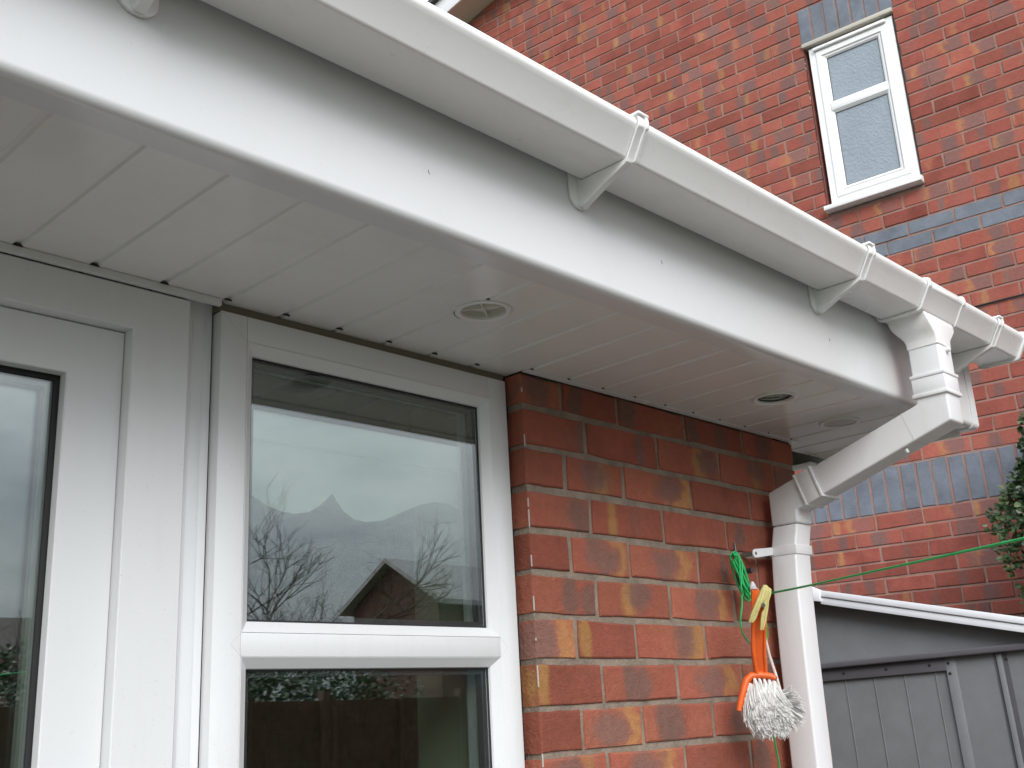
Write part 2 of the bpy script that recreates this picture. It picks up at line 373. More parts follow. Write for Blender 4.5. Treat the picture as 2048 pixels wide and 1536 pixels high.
# fascia: rounded front edge, lip under the soffit
FX0, FX1 = -2.6, 1.168
prof = [(-.352, 2.445)] + arc(-.3400, 2.2275, .012, 180, 270, 8) + [(-.309, 2.2155), (-.309, 2.2175), (-.340, 2.2295), (-.340, 2.445)]
fascia = G().prism(prof, FX0, FX1).out('fascia', UPVC_F, house, smooth=True)
g = G()
for (u, v) in ((860, 345), (1325, 525), (1660, 680)):
    p = ray_y(u, v, -.3522); G().tube([p + Vector((-.0022, 0, .003)), p + Vector((-.003, 0, 0)), p + Vector((-.0005, 0, -.0025))], .0005, 5).out('nail_scratch', GRIME, fascia)
prof2 = [(-.3545, 2.445)] + arc(-.3415, 2.2260, .013, 180, 270, 8) + [(-.309, 2.213), (-.309, 2.216), (-.350, 2.2265), (-.350, 2.445)]
G().prism(prof2, 1.1685, 1.200).out('corner_trim', UPVC, fascia, smooth=True)
# side bargeboard box beyond the wall end
sb = G().box(1.186, 1.199, -.3085, 4.4, 2.206, 2.46).box(1.120, 1.1855, .052, 4.4, 2.2035, 2.2065)
sb.out('side_bargeboard', UPVC, house, bevel=.002)
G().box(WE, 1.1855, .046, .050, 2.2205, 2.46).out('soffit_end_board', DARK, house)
# soffit boards with V joints
HOLES = ((-.265, -.1765), (.558, -.189)); HQ = .036
SX = [-2.49 + .1 * i for i in range(37)]
xs = []
zs = 2.219
for x in SX: xs += [(x - .0065, zs), (x - .0038, zs + .0034), (x + .0022, zs + .0034), (x + .0045, zs), (x + .0078, zs)]
line = [(-2.6, zs)] + xs + [(1.1855, zs)]
g = G()
for (xa, xb, yb) in ((-2.6, 0, .060), (0, WE, -.0025), (WE, 1.1855, .045)):
    ln_ = [(xa, zs)] + [p for p in line if xa + .001 < p[0] < xb - .001] + [(xb, zs)]
    for (hx, hy) in HOLES:
        for xq in (hx - HQ, hx + HQ):
            if xa < xq < xb:
                for j in range(len(ln_) - 1):
                    if ln_[j][0] < xq < ln_[j + 1][0]:
                        f = (xq - ln_[j][0]) / (ln_[j + 1][0] - ln_[j][0]); ln_.insert(j + 1, (xq, ln_[j][1] * (1 - f) + ln_[j + 1][1] * f)); break
    V = []; n = len(ln_)
    for yy, dz in ((-.3088, 0), (yb, 0)): V += [(p[0], yy, p[1]) for p in ln_]
    V += [(xa, -.3088, zs + .012), (xb, -.3088, zs + .012), (xa, yb, zs + .012), (xb, yb, zs + .012)]
    F = [(2 * n, 2 * n + 2, 2 * n + 3, 2 * n + 1)]
    hl_ = [h for h in HOLES if xa < h[0] < xb]
    for i in range(n - 1):
        p, q = ln_[i], ln_[i + 1]
        segs_ = [(-.3088, yb)]
        for (hx, hy) in hl_:
            if hx - HQ - 1e-6 <= p[0] and q[0] <= hx + HQ + 1e-6: segs_ = [(-.3088, hy - HQ), (hy + HQ, yb)]
        for (ya_, yb_) in segs_: g.add([(p[0], ya_, p[1]), (q[0], ya_, q[1]), (q[0], yb_, q[1]), (p[0], yb_, p[1])], [(0, 1, 2, 3)])
    g.add(V, F)
    for (hx, hy) in hl_:
        m_ = 40; Vh = []
        for k in range(m_):
            c_, s_ = math.cos(2 * math.pi * k / m_), math.sin(2 * math.pi * k / m_); f = HQ / max(abs(c_), abs(s_))
            Vh += [(hx + .0348 * c_, hy + .0348 * s_, zs), (hx + f * c_, hy + f * s_, zs), (hx + .0348 * c_, hy + .0348 * s_, zs + .02)]
        Vh = [Vector(v) for v in Vh]
        g.add(Vh, [(3 * k, 3 * k + 1, (3 * k + 4) % (3 * m_), (3 * k + 3) % (3 * m_)) for k in range(m_)] + [(3 * k, (3 * k + 3) % (3 * m_), (3 * k + 5) % (3 * m_), 3 * k + 2) for k in range(m_)])
soffit = g.out('soffit', UPVC_S, house, fix=False)
# edge beads where the boards meet wall and door head, with the little open joint ends
g = G().box(.0, WE, -.0195, -.0024, 2.2163, 2.2185); g.box(-2.6, -.5990, .0215, .0298, 2.2082, 2.2186)
g.out('soffit_bead', UPVC, soffit, bevel=.0008, seg=1)
g = G(); half = [(math.cos(R(t)), math.sin(R(t))) for t in range(0, 181, 20)]
for x in SX:
    if x < .0: y0, s_ = .0213, .0068
    elif x < WE - .02: y0, s_ = -.0195, .0035
    else: continue
    G().prism([(x + s_ * c_, y0 - .45 * s_ * q_) for c_, q_ in half], zs - .0012, zs + .001, 'z').out('joint_end_shade', DARK, soffit)  # dark half-discs standing in for the shade inside the joint ends
# brown box coloured as the shade in the gap over the window head
G().box(-.5970, -.0105, .036, .058, 2.2058, 2.2180).out('head_gap', mat('head_gap_shade', (.16, .145, .11), .8), house)

# ---- downlights
def downlight(x, y, r, kind):
    c = Vector((x, y, 2.2182)); g = G()
    g.lathe(c, [(r * 1.0, -.0008), (r * 1.0, .0014), (r * .96, .0026), (r * .86, .0026), (r * .80, .0008), (r * .78, -.006)], 48)
    dl = g.out('downlight', UPVC, house, smooth=True)
    return dl, c
dl, c = downlight(-.265, -.1765, .044, 0)
g = G().lathe(c, [(.0345, -.003), (.033, -.012), (.02, -.016), (.0001, -.016)], 40); g.out('recess', mat('cream_plastic', (.50, .50, .44), .5), dl, smooth=True)
g = G()
for q in (35, 125, 215, 305):
    d = Vector((math.cos(R(q)), math.sin(R(q)), 0)); n_ = Vector((-d.y, d.x, 0)); p = c + Vector((0, 0, .0045))
    g.add([p + n_ * .0008, p - n_ * .0008, p + d * .0345 - n_ * .0014, p + d * .0345 + n_ * .0014,
           p + Vector((0, 0, .008)) + n_ * .0008, p + Vector((0, 0, .008)) - n_ * .0008, p + Vector((0, 0, .008)) + d * .0345 - n_ * .0014, p + Vector((0, 0, .008)) + d * .0345 + n_ * .0014],
          [(0, 1, 2, 3), (7, 6, 5, 4), (0, 3, 7, 4), (1, 5, 6, 2), (3, 2, 6, 7), (0, 4, 5, 1)])
g.out('blade', mat('cream_blade', (.62, .61, .54), .45), dl)
g = G().prism([(c.x + .046 * math.cos(R(t)), c.y + .046 * math.sin(R(t))) for t in range(100, 141, 8)] + [(c.x + .0425 * math.cos(R(t)), c.y + .0425 * math.sin(R(t))) for t in range(140, 99, -8)], 2.2172, 2.2182, 'z')
g.out('gap', GRIME, dl)
dl, c = downlight(.558, -.189, .046, 1)
G().lathe(c, [(.0372, -.003), (.034, -.010), (.024, -.018), (.001, -.020)], 40).out('reflector', mat('chrome_reflector', (.42, .46, .44), .22, metal=1), dl, smooth=True)
G().lathe(c, [(.030, -.0055), (.0295, -.0042), (.02, -.003), (.001, -.0025)], 40).out('lens', glass_mat('lamp_lens', (.72, .86, .80), .09), dl, smooth=True)
G().lathe(c, [(.0335, -.0045), (.033, -.002), (.0305, -.002), (.030, -.0045)], 40).out('clip_ring', mat('dark_clip', (.04, .04, .04), .4), dl, smooth=True)
g = G().prism([(c.x + .0495 * math.cos(R(t)), c.y + .0495 * math.sin(R(t))) for t in range(15, 60, 8)] + [(c.x + .045 * math.cos(R(t)), c.y + .045 * math.sin(R(t))) for t in range(59, 14, -8)], 2.2170, 2.2182, 'z')
g.out('gap', BLACK, dl)
dl, c = downlight(.862, -.172, .045, 2)
G().lathe(c, [(.037, -.003), (.0365, -.0002), (.03, .0004), (.001, .0006)], 40).out('cover_plate', mat('beige_plate', (.40, .36, .33), .3), dl, smooth=True)

# ---- window
WX0, WX1, WZ0, WZ1 = -.5945, -.0108, .12, 2.205
YF = .030
win = G()
ux0, ux1 = -.5505, -.0545; uz0, uz1 = 1.7480, 2.1655; lz0, lz1 = .17, 1.7165
win.box(WX0, ux0, YF, .098, WZ0, WZ1).box(ux1, WX1, YF, .098, WZ0, WZ1)
win.box(ux0, ux1, YF, .098, uz1, WZ1).box(ux0, ux1, YF, .098, WZ0, lz0)
window = win.out('window', UPVC, house, bevel=.0016)
G().box(ux0 + .0002, ux1 - .0002, YF, .098, lz1, uz0).out('transom', UPVC, window, bevel=.0010)
bead = [(-.0002, .0325), (.0004, YF - .0004), (.0012, YF - .0002), (.0155, .0415), (.0165, .0455), (.0165, .052)]
for (z0_, z1_) in ((uz0, uz1), (lz0, lz1)):
    G().ring(ux0, ux1, z0_, z1_, bead).out('glazing_bead', UPVC, window, smooth=False)
    gx0, gx1, gz0, gz1 = ux0 + .0160, ux1 - .0160, z0_ + .0160, z1_ - .0160
    G().ring(gx0, gx1, gz0, gz1, [(-.001, .0452), (.003, .0462), (.0035, .0475)]).out('gasket', BLACK, window)
    G().ring(gx0, gx1, gz0, gz1, [(-.004, .0524), (.0105, .0524), (.0105, .0655), (-.004, .0655)]).out('spacer_bar', mat('dark_spacer', (.06, .065, .07), .45, metal=.3), window)
    for yy in (.0478, .0665): G().box(gx0 - .004, gx1 + .004, yy, yy + .004, gz0 - .004, gz1 + .004).out('pane', GLASS, window)
    G().ring(gx0, gx1, gz0, gz1, [(-.004, .0718), (.006, .0718), (.002, .098), (-.004, .098)]).out('inner_bead', UPVC, window)
g = G()                                                             # weld seams (fine raised lines)
def seam(p, q, y=YF - .00005, wd=.0002):
    p, q = Vector((p[0], y, p[1])), Vector((q[0], y, q[1])); G().tube([p, q], wd, 4).out('weld_seam', SEAM, window)
for (xa, sx_) in ((ux0, -1), (ux1, 1)):
    seam((xa, uz0), (xa + sx_ * .0155, 1.7322)); seam((xa, lz1), (xa + sx_ * .0155, 1.7322))
seam((WX0 + .002, WZ1 - .002), (ux0, uz1)); seam((WX1 - .002, WZ1 - .002), (ux1, uz1))
# ---- post and cover strips between door and window
for bx in ((-.6425, -.6320, .0445), (-.6315, -.6125, .0462), (-.6120, -.5977, .0495)): G().box(bx[0], bx[1], bx[2], .098, 0, 2.2172).out('cover_strip', UPVC, house, bevel=.0010)
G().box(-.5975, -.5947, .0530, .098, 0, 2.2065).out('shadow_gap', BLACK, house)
# ---- door
DX0, DXJ, DX1 = -1.66, -.7270, -.6430
g = G(); V_ = []; HZ = 2.2078
for (fx, fz, yy) in ((0, 0, .11), (0, 0, YF + .002), (.002, .002, YF), (.0825, .0590, YF), (.0840, .0604, YF + .0015), (.0840, .0604, .11)): V_ += [(DX0 - .084 + fx, yy, -.05 + fz), (DX1 - fx, yy, -.05 + fz), (DX1 - fx, yy, HZ - fz), (DX0 - .084 + fx, yy, HZ - fz)]
g.add(V_, [(i * 4 + k, i * 4 + (k + 1) % 4, (i + 1) * 4 + (k + 1) % 4, (i + 1) * 4 + k) for i in range(5) for k in range(4)])
door = empty('door', (0, 0, 0)); door.parent = house
fr = g.out('door_frame', UPVC, door)
sx1, sz1 = -.8030, 2.0765
SWD = .0745
g = G().add([], []); V_ = []
for (fx, fz, yy) in ((0, 0, .10), (0, 0, .0535), (.0015, .0015, .0520), (SWD, .0695, .0520), (.0760, .0710, .0535), (.0760, .0710, .0700)): V_ += [(DX0 + fx, yy, .03 + fz), (DXJ - .0006 - fx, yy, .03 + fz), (DXJ - .0006 - fx, yy, 2.1464 - fz), (DX0 + fx, yy, 2.1464 - fz)]
g.add(V_, [(i * 4 + k, i * 4 + (k + 1) % 4, (i + 1) * 4 + (k + 1) % 4, (i + 1) * 4 + k) for i in range(5) for k in range(4)])
sash = g.out('door_sash', UPVC, door)
dxa, dxb, dza, dzb = DX0 + .0755, sx1 + .0003, .1005, sz1 - .0008
G().ring(dxa, dxb, dza, dzb, [(-.0005, .0700), (.0010, .0735), (.0065, .0742), (.0070, .0765)]).out('gasket', BLACK, sash)
G().ring(dxa, dxb, dza, dzb, [(0, .0815), (.016, .0815), (.016, .093), (0, .093)]).out('spacer_bar', mat('green_spacer', (.10, .12, .10), .5), sash)
for yy in (.0768, .0935): G().box(dxa, dxb, yy, yy + .004, dza, dzb).out('pane', GLASS, sash)
# ---- room behind the glass
RW = mat('room_wall', (.30, .36, .25), .85, var=.1, vscale=3); RD = mat('room_shade', (.10, .11, .10), .9)
g = G().box(-.038, .95, .0985, .265, .0, 2.36)                       # pale green window reveal
g.out('window_reveal', RW, house)
g = G().add([(-3, .12, .01), (.9, .12, .01), (.9, 4.2, .01), (-3, 4.2, .01), (-3, .12, 2.36), (.9, .12, 2.36), (.9, 4.2, 2.36), (-3, 4.2, 2.36)],
            [(0, 1, 2, 3), (7, 6, 5, 4), (3, 2, 6, 7), (0, 3, 7, 4), (1, 5, 6, 2)])
g.out('room', RD, house, fix=False)  # shell coloured dark to stand for the unlit room
# ---- near roof and hidden front wall left of the door
g = G(); n_ = 15
for i in range(n_):
    y0_, y1_ = -.40 + i * .33, -.40 + (i + 1) * .33 + .03; z0_ = 2.462 + i * .33 * .34; z1_ = z0_ + .36 * .34 - .018
    g.add([(-2.7, y0_, z0_), (1.23, y0_, z0_), (1.23, y1_, z1_), (-2.7, y1_, z1_), (-2.7, y0_, z0_ + .018), (1.23, y0_, z0_ + .018), (1.23, y1_, z1_ + .018), (-2.7, y1_, z1_ + .018)],
          [(0, 3, 2, 1), (4, 5, 6, 7), (0, 1, 5, 4), (1, 2, 6, 5), (2, 3, 7, 6), (3, 0, 4, 7)])
g.out('roof', TILE, house)
g = G().box(-3.4, DX0 - .085, .0, .1, 0, 2.2165).out('front_wall', mat('plain_brick', (.35, .1, .06), .9, bump=.002, var=.3), house)
G().box(-2.6, 1.18, -.34, 4.4, 2.448, 2.458).out('roof_deck', DARK, house)

# ---- gutter
GX0, GX1 = -2.6, 1.268
def gut(o, lip=True):
    """outer outline of the gutter pushed out by o, back to front lip (y,z)"""
    pts = [(-.3625 + o, 2.4330)] + [(-.3625 + o, 2.384)] + arc(-.3685, 2.3830, .006 + o, 0, -90, 4)[1:] + arc(-.4455, 2.3830, .006 + o, -90, -155, 4) + [(-.4710 - o, 2.4150 - o * .2)]
    if lip: pts += [(-.4745 - o, 2.4185 - o * .4), (-.4760 - o, 2.4255), (-.4745 - o, 2.4305 + o * .7), (-.4690, 2.4325 + o), (-.4625 + o * .3, 2.4310 + o)]
    return pts
outer = gut(0); inner = [(-.3650, 2.4330), (-.3650, 2.3860), (-.3690, 2.3800), (-.4445, 2.3800), (-.4680, 2.4170), (-.4705, 2.4290), (-.4625, 2.4285)]
gutter = G().prism(outer + inner[::-1], GX0, GX1).out('gutter', GUT, house, smooth=True)
def bracket(x):
    o1 = gut(.0012)[1:]; o2 = gut(.0048)
    body = [(-.3565, 2.4300), (-.3565, 2.3400), (-.3600, 2.3335), (-.3700, 2.3365), (-.4040, 2.3520), (-.4330, 2.3630), (-.4520, 2.3710)] + gut(.0048)[9:]
    body += gut(.0012)[::-1][:-2] + [(-.3613, 2.384), (-.3613, 2.430)]
    g = G().prism(body, x - .0065, x + .0065)
    b2 = gut(.0075)[8:] + gut(.0012)[::-1][:len(gut(0)) - 8]
    g.prism(b2, x + .0072, x + .0135)                                # outer rib of the clip
    b = g.out('bracket', GUT, gutter, bevel=.0008, seg=1)
    pl = [(x - .023, 2.44)] + [(x - .023 * math.cos(R(t)), 2.352 - .019 * math.sin(R(t))) for t in range(0, 181, 15)] + [(x + .023, 2.44)]
    G().prism(pl, -.3575, -.3522, 'y').out('back_plate', GUT, b, bevel=.0015)
    G().box(x - .010, x + .0150, -.4835, -.4630, 2.4335, 2.4385).out('clip', GUT, b, bevel=.002)
for x in (-1.63, -.93, -.23, .47, 1.10): bracket(x)
# end cap
g = G().prism(gut(.0035) + [(-.3625, 2.437)], GX1 - .012, GX1 + .0045); cap = g.out('end_cap', GUT, gutter, bevel=.0015)
G().prism(gut(.0062) , GX1 - .013, GX1 - .006).out('end_cap_rim', GUT, cap, bevel=.001)
# running outlet
ox0, ox1 = .722, .902
g = G()
def shell(xa, xb, o): g.prism(gut(o) + gut(.0006)[::-1], xa, xb)
shell(ox0 + .008, ox1 - .008, .0030); shell(ox0, ox0 + .011, .0058); shell(ox1 - .011, ox1, .0058)
outlet = g.out('outlet', GUT, gutter, bevel=.0010, seg=1)
PX = .7965
rings = [(.742, .884, -.368, -.4505, 2.3755), (.744, .881, -.3695, -.4540, 2.366), (.7465, .875, -.372, -.4560, 2.356), (.7510, .862, -.378, -.4575, 2.346),
         (.7560, .849, -.385, -.4590, 2.337), (.7605, .838, -.390, -.4598, 2.329), (.7625, .8315, -.3925, -.4602, 2.320), (.7630, .8300, -.3930, -.4604, 2.308)]
V = []
for (xa, xb, ya, yb, zz) in rings:
    rr = .004
    for (cx_, cy_, a0_) in ((xb - rr, ya - rr, 0), (xa + rr, ya - rr, 90), (xa + rr, yb + rr, 180), (xb - rr, yb + rr, 270)):
        for q in range(4): V.append((cx_ + rr * math.cos(R(a0_ + q * 30)), cy_ + rr * math.sin(R(a0_ + q * 30)), zz))
F = [(i * 16 + k, i * 16 + (k + 1) % 16, (i + 1) * 16 + (k + 1) % 16, (i + 1) * 16 + k) for i in range(len(rings) - 1) for k in range(16)]
G().add(V, F).out('funnel', GUT, outlet, smooth=True)
# downpipe
PY = -.4268
path_top = [(PX, PY, 2.318), (PX, PY, 2.168), (PX, -.0575, 2.0475), (PX - .001, -.0575, 1.995)]
dp = G().sqpipe(path_top, .0650, .0650).out('downpipe', PIPE, house, bevel=.0045, seg=3)
low = [(PX - .002, -.0575, 1.9935), (.775, -.0575, 1.94), (.764, -.0575, 1.85), (.7575, -.0575, 1.72), (.7515, -.0575, 1.49), (.745, -.0575, 1.2), (.738, -.0575, .05)]
G().sqpipe(low, .0630, .0615).out('lower_pipe', PIPE, dp, bevel=.0045, seg=3)
def collar(p, t, w, d, th, name='collar'):
    p = Vector(p); t = Vector(t).normalized(); G().sqpipe([p - t * th / 2, p + t * th / 2], w, d).out(name, PIPE, dp, bevel=.0016, seg=2)
collar((PX, PY, 2.247), (0, 0, -1), .0735, .0735, .0075); collar((PX, PY, 2.226), (0, 0, -1), .0695, .0695, .036, 'socket'); collar((PX, PY, 2.2065), (0, 0, -1), .0745, .0745, .0085)
tt = Vector((0, .3693, -.1205)).normalized(); e0 = Vector((PX, -.0575, 2.0475))
collar(e0 - tt * .052, tt, .0745, .0755, .006); collar(e0 - tt * .071, tt, .0705, .0715, .036, 'socket'); collar(e0 - tt * .093, tt, .0745, .0755, .006)
G().lathe((PX + .0325, -.4150, 2.2785), [(.0045, -.001), (.0045, .003), (.003, .0055), (.0001, .006)], 16, (1, 0, 0)).out('screw', PIPE, dp, smooth=True)
G().lathe((PX + .006, -.4594, 2.300), [(.0060, -.001), (.0060, .0045), (.0045, .008), (.0001, .0090)], 16, (0, -1, 0)).out('screw', PIPE, dp, smooth=True)
s_ = Vector((PX, PY, 2.168)) + tt * .062 + Vector((0, -tt.z * -1 * 0, 0))
G().sqpipe([s_ - tt * .0006, s_ + tt * .0006], .0654, .0654).out('seam', SEAM, dp)
G().sqpipe([(PX, PY, 2.3085), (PX, PY, 2.3075)], .0672, .0672).out('seam', SEAM, dp)
p_ = Vector((PX - .012, -.335, 2.1))
G().lathe(Vector((PX - .02, -.352, 2.107)), [(.004, 0), (.004, .006), (.0025, .009), (.0001, .0095)], 14, (0, -.3, -1)).out('screw', PIPE, dp, smooth=True)
# pipe clip with screw lug on the wall
cz = 1.936
clip = G().sqpipe([(.7765, -.0575, cz + .0105), (.7745, -.0575, cz - .0105)], .0690, .0672).out('pipe_clip', PIPE, dp, bevel=.0018)
strap = [(.744, -.0085), (.744, .0085)] + [(.672 + .0095 * math.cos(R(t)), .0095 * math.sin(R(t))) for t in range(90, 271, 20)]
o = G().prism([(a_, b_ + 1.938 - (.744 - a_) * .13) for a_, b_ in strap], -.0325, -.0285, 'y').out('strap', PIPE, clip, bevel=.0008, seg=1)
G().lathe((.672, -.0327, 1.9287), [(.0036, -.0005), (.0032, .0006), (.0001, .0001)], 14, (0, -1, 0)).out('screw', mat('dark_screw', (.1, .1, .09), .4, metal=.6), clip)
G().box(.668, .676, -.0285, .0, 1.9247, 1.9327).out('spacer', GRIME, clip)

# ================================================================== ROLLER BLIND with scalloped hem
BY = .14
pts = [(-.548, 1.992), (-.52, 1.985), (-.4717, 1.9687), (-.44, 1.952), (-.41, 1.944), (-.3894, 1.943), (-.365, 1.948), (-.345, 1.960), (-.330, 1.973), (-.3187, 1.983), (-.309, 1.972), (-.295, 1.957), (-.27, 1.9455),
       (-.245, 1.9435), (-.21, 1.949), (-.17, 1.966), (-.13, 1.983), (-.0926, 1.9915), (-.06, 1.991), (-.040, 1.985)]
V = []; n = len(pts)
rows = 10
for yy in (BY, BY + .0015):
    for k in range(rows + 1):
        for (x_, z_) in pts:
            f = k / rows; V.append((x_, yy + .004 * math.sin(x_ * 22) * (1 - f), z_ + (2.098 - z_) * f))
off = (rows + 1) * n
F = [(k * n + i, k * n + i + 1, (k + 1) * n + i + 1, (k + 1) * n + i) for k in range(rows) for i in range(n - 1)]
F += [tuple(off + j for j in f[::-1]) for f in F[:rows * (n - 1)]]
F += [(i, off + i, off + i + 1, i + 1) for i in range(n - 1)]
BL = mat('blind_cloth', (.80, .80, .76), .8, bump=.0004, bscale=500, var=.05, vscale=20)
bl = build('window_blind', V, F, BL, None, smooth=True)
bl.data.materials[0] = BL
tag(bl, 'white roller blind with scalloped hem behind the upper pane of the side window', 'blind')
G().box(-.548, -.040, BY - .012, BY + .018, 2.052, 2.0995).out('headrail', mat('blind_rail', (.86, .86, .84), .4), bl, bevel=.003)

# ================================================================== NEIGHBOURING HOUSE
PHI = -.11756124
nb = empty('brick_house', (3.68881, 0, 0), (0, 0, -PHI))
tag(nb, 'tall red brick gable end with blue brick bands and a small frosted window', 'house')
# local frame: +Y along the wall (to the left in the picture), -X outward
BZ = 3.84394; S0 = .34679; H = .0325
def verge(s): return 6.3627 - .288 * (s - 3.4472) if s > -.6 else 6.3627 - .288 * (-.6 - 3.4472) + .288 * (s + .6)
SL, SR = 4.35, -3.0
wy0, wy1, wz0, wz1 = .5720, 1.0655, 4.0500, 5.0850
br = []; rng = random.Random(5)
def put(a0, a1, z0, z1, mi):
    segs = [(a0, a1)]
    if z1 > wz0 + .01 and z0 < wz1 - .002:
        segs = []
        if a0 < wy0: segs.append((a0, min(a1, wy0)))
        if a1 > wy1: segs.append((max(a0, wy1), a1))
    elif wz1 - .01 < z0 < 5.30:
        segs = []
        if a0 < wy0 - .010: segs.append((a0, min(a1, wy0 - .010)))
        if a1 > wy1 + .012: segs.append((max(a0, wy1 + .012), a1))
    for (p, q) in segs:
        if q - p > .012: br.append((p, q, z0, z1, mi))
for r in range(-51, 57):
    zc = BZ + r * .075
    if r in (-16, -17, -18): continue
    sh = .1125 if r % 2 == 0 else 0
    if r < -18: sh += .04
    k0 = int((SR - S0) / .225) - 1
    for k in range(k0, 24):
        a0 = S0 + sh + k * .225 + .005 + rng.uniform(-.002, .002); a1 = a0 + .215
        a0 = max(a0, SR); a1 = min(a1, SL)
        if a1 - a0 < .02: continue
        lim = verge((a0 + a1) / 2)
        if zc - .03 > lim: continue
        put(a0, a1, zc - H, min(zc + H, lim + .02), 1 if r in (0, -1) else 0)
for i in range(-76, 52):                                            # soldier band
    a0 = .5403 + i * .075
    if SR < a0 < SL - .08: br.append((a0 + .005, a0 + .070, 2.4611, 2.6761, 1))
for i in range(7):                                                  # soldier head over the window
    a0 = .5640 + i * .0735; br.append((a0 + .004, a0 + .0685, 5.0880, 5.3010, 1))
nwall = brickwork('wall', br, (0, 0, 0), (0, 1, 0), (-1, 0, 0), [BR_NB, BR_BLUE, MORT_N], nb, rng=rng, backdepth=.02, jit=.0016, ch=.003)
D = .0042
def mort(poly):
    n = len(poly); add_mortar(nwall, [(D, p[0], p[1]) for p in poly], [tuple(range(n))], 2)
mort([(SR, 0), (wy0, 0), (wy0, verge(wy0)), (-.6, verge(-.599)), (SR, verge(SR))]); mort([(wy1, 0), (SL, 0), (SL, verge(SL)), (wy1, verge(wy1))])
mort([(wy0, 0), (wy1, 0), (wy1, wz0), (wy0, wz0)]); mort([(wy0, wz1), (wy1, wz1), (wy1, verge(wy1)), (wy0, verge(wy0))])
g = G().box(.12, .14, wy0 - .3, wy1 + .3, wz0 - .3, wz1 + .3); g.out('inner_wall', DARK, nb)
g = G().add([(D, wy0, wz0), (.12, wy0, wz0), (.12, wy0, wz1), (D, wy0, wz1), (D, wy1, wz0), (.12, wy1, wz0), (.12, wy1, wz1), (D, wy1, wz1)],
            [(0, 1, 2, 3), (7, 6, 5, 4), (0, 4, 5, 1), (3, 2, 6, 7)]); g.out('window_reveal', mat('reveal_brick', (.30, .1, .07), .9), nb)
PBF = mat('plain_brick_far', (.36, .11, .07), .9, var=.3, bump=.002)
G().box(.01, 7, SL - .1, SL, 0, verge(SL)).out('side_wall', PBF, nb)
G().box(.01, 7, SR, SR + .1, 0, verge(SR)).out('side_wall', PBF, nb)
# thin black line along a bed joint
zc_ = BZ - 6.5 * .075
G().tube([(-.004, SR + .2, zc_), (-.0045, 2.9, zc_ + .003)], .0045, 6).out('bed_joint_line', BLACK, nb)
# window of the neighbour (built in the wall's local frame: x = -outward)
def lring(y0, y1, z0, z1, prof):
    g = G(); V = []
    for (d, x) in prof: V += [(x, y0 + d, z0 + d), (x, y1 - d, z0 + d), (x, y1 - d, z1 - d), (x, y0 + d, z1 - d)]
    F = [(i * 4 + k, i * 4 + (k + 1) % 4, (i + 1) * 4 + (k + 1) % 4, (i + 1) * 4 + k) for i in range(len(prof) - 1) for k in range(4)]
    g.add(V, F); return g
UPN = mat('white_window_frame', (.82, .82, .82), .3)
nw = lring(.5800, 1.0440, 4.0950, 5.0450, [(0, .10), (0, .010), (.003, .006), (.036, .006), (.038, .002), (.042, .0), (.066, .0), (.072, .006), (.0785, .010), (.0785, .05)]).out('window', UPN, nb)
uy0, uy1 = .5800 + .078, 1.0440 - .078
G().box(.0, .06, uy0, uy1, 4.6300, 4.6760).out('glazing_bar', UPN, nw, bevel=.004)
FROST = mat('frosted_glass', (.27, .315, .36), .22, .6, bump=.004, bscale=75, var=.10, vscale=5)
for (a_, b_) in ((4.1730, 4.6300), (4.6760, 4.9670)):
    lring(uy0 - .004, uy1 + .004, a_ - .004, b_ + .004, [(.0, .004), (.008, .006), (.016, .013), (.0165, .02)]).out('glazing_bead', UPN, nw)
    G().box(.018, .024, uy0, uy1, a_, b_).out('pane', FROST, nw)
    lring(uy0 + .0115, uy1 - .0115, a_ + .0115, b_ - .0115, [(0, .0150), (.0045, .0160), (.0055, .0182)]).out('gasket', mat('grey_gasket', (.12, .12, .13), .6), nw)
G().prism([(-.052, 4.0560), (.03, 4.0560), (.03, 4.0945), (-.022, 4.0945), (-.052, 4.0800)], .5660, 1.0700, 'y').out('sill', UPN, nw, bevel=.003)
G().box(-.016, .045, .5700, 1.0700, 5.0560, 5.0800).out('head_trim', mat('beige_trim', (.47, .44, .38), .6), nw, bevel=.002)
G().box(-.012, .0055, .6150, 1.0150, 5.0160, 5.0330).out('trickle_vent', UPN, nw, bevel=.003)
for yy, rr in ((wy1 + .0005, .0028), (wy0 - .001, .0022)): G().tube([(.001, yy, 4.09), (.001, yy, 5.05)], rr, 6).out('frame_gap', BLACK, nw)
CS = mat('cream_sealant', (.62, .58, .48), .7)
for i in range(6):
    z_ = rng.uniform(4.1, 5.02); G().tube([(-.0012, wy1 + .0035, z_), (-.0012, wy1 + rng.uniform(.002, .006), z_ + rng.uniform(.004, .018))], rng.uniform(.0008, .0018), 5).out('sealant_smear', CS, nw)
# verge: soffit, bargeboard, tiles
def sl(s0, s1, x0, x1, dz0, dz1, name, M_, **k):
    g = G(); V = []
    for s in (s0, s1):
        for (x, dz) in ((x0, dz0), (x1, dz0), (x1, dz1), (x0, dz1)): V.append((x, s, verge(s) + dz))
    g.add(V, [(0, 1, 2, 3), (7, 6, 5, 4), (0, 4, 5, 1), (1, 5, 6, 2), (2, 6, 7, 3), (3, 7, 4, 0)]); return g.out(name, M_, nb, **k)
sl(4.7, -.5995, -.188, .0, -.012, .0, 'verge_soffit', mat('beige_soffit', (.62, .58, .51), .5))
sl(4.7, -.5995, -.205, -.1885, -.016, .135, 'bargeboard', mat('white_board', (.80, .80, .83), .35), bevel=.003)
sl(4.8, -.5995, -.24, 3.6, .136, .17, 'roof', TILE)
sl(-.6005, -5.6, -.205, -.1885, -.016, .135, 'bargeboard', mat('white_board2', (.80, .80, .83), .35)); sl(-.6005, -5.6, -.24, 3.6, .136, .17, 'roof', TILE)

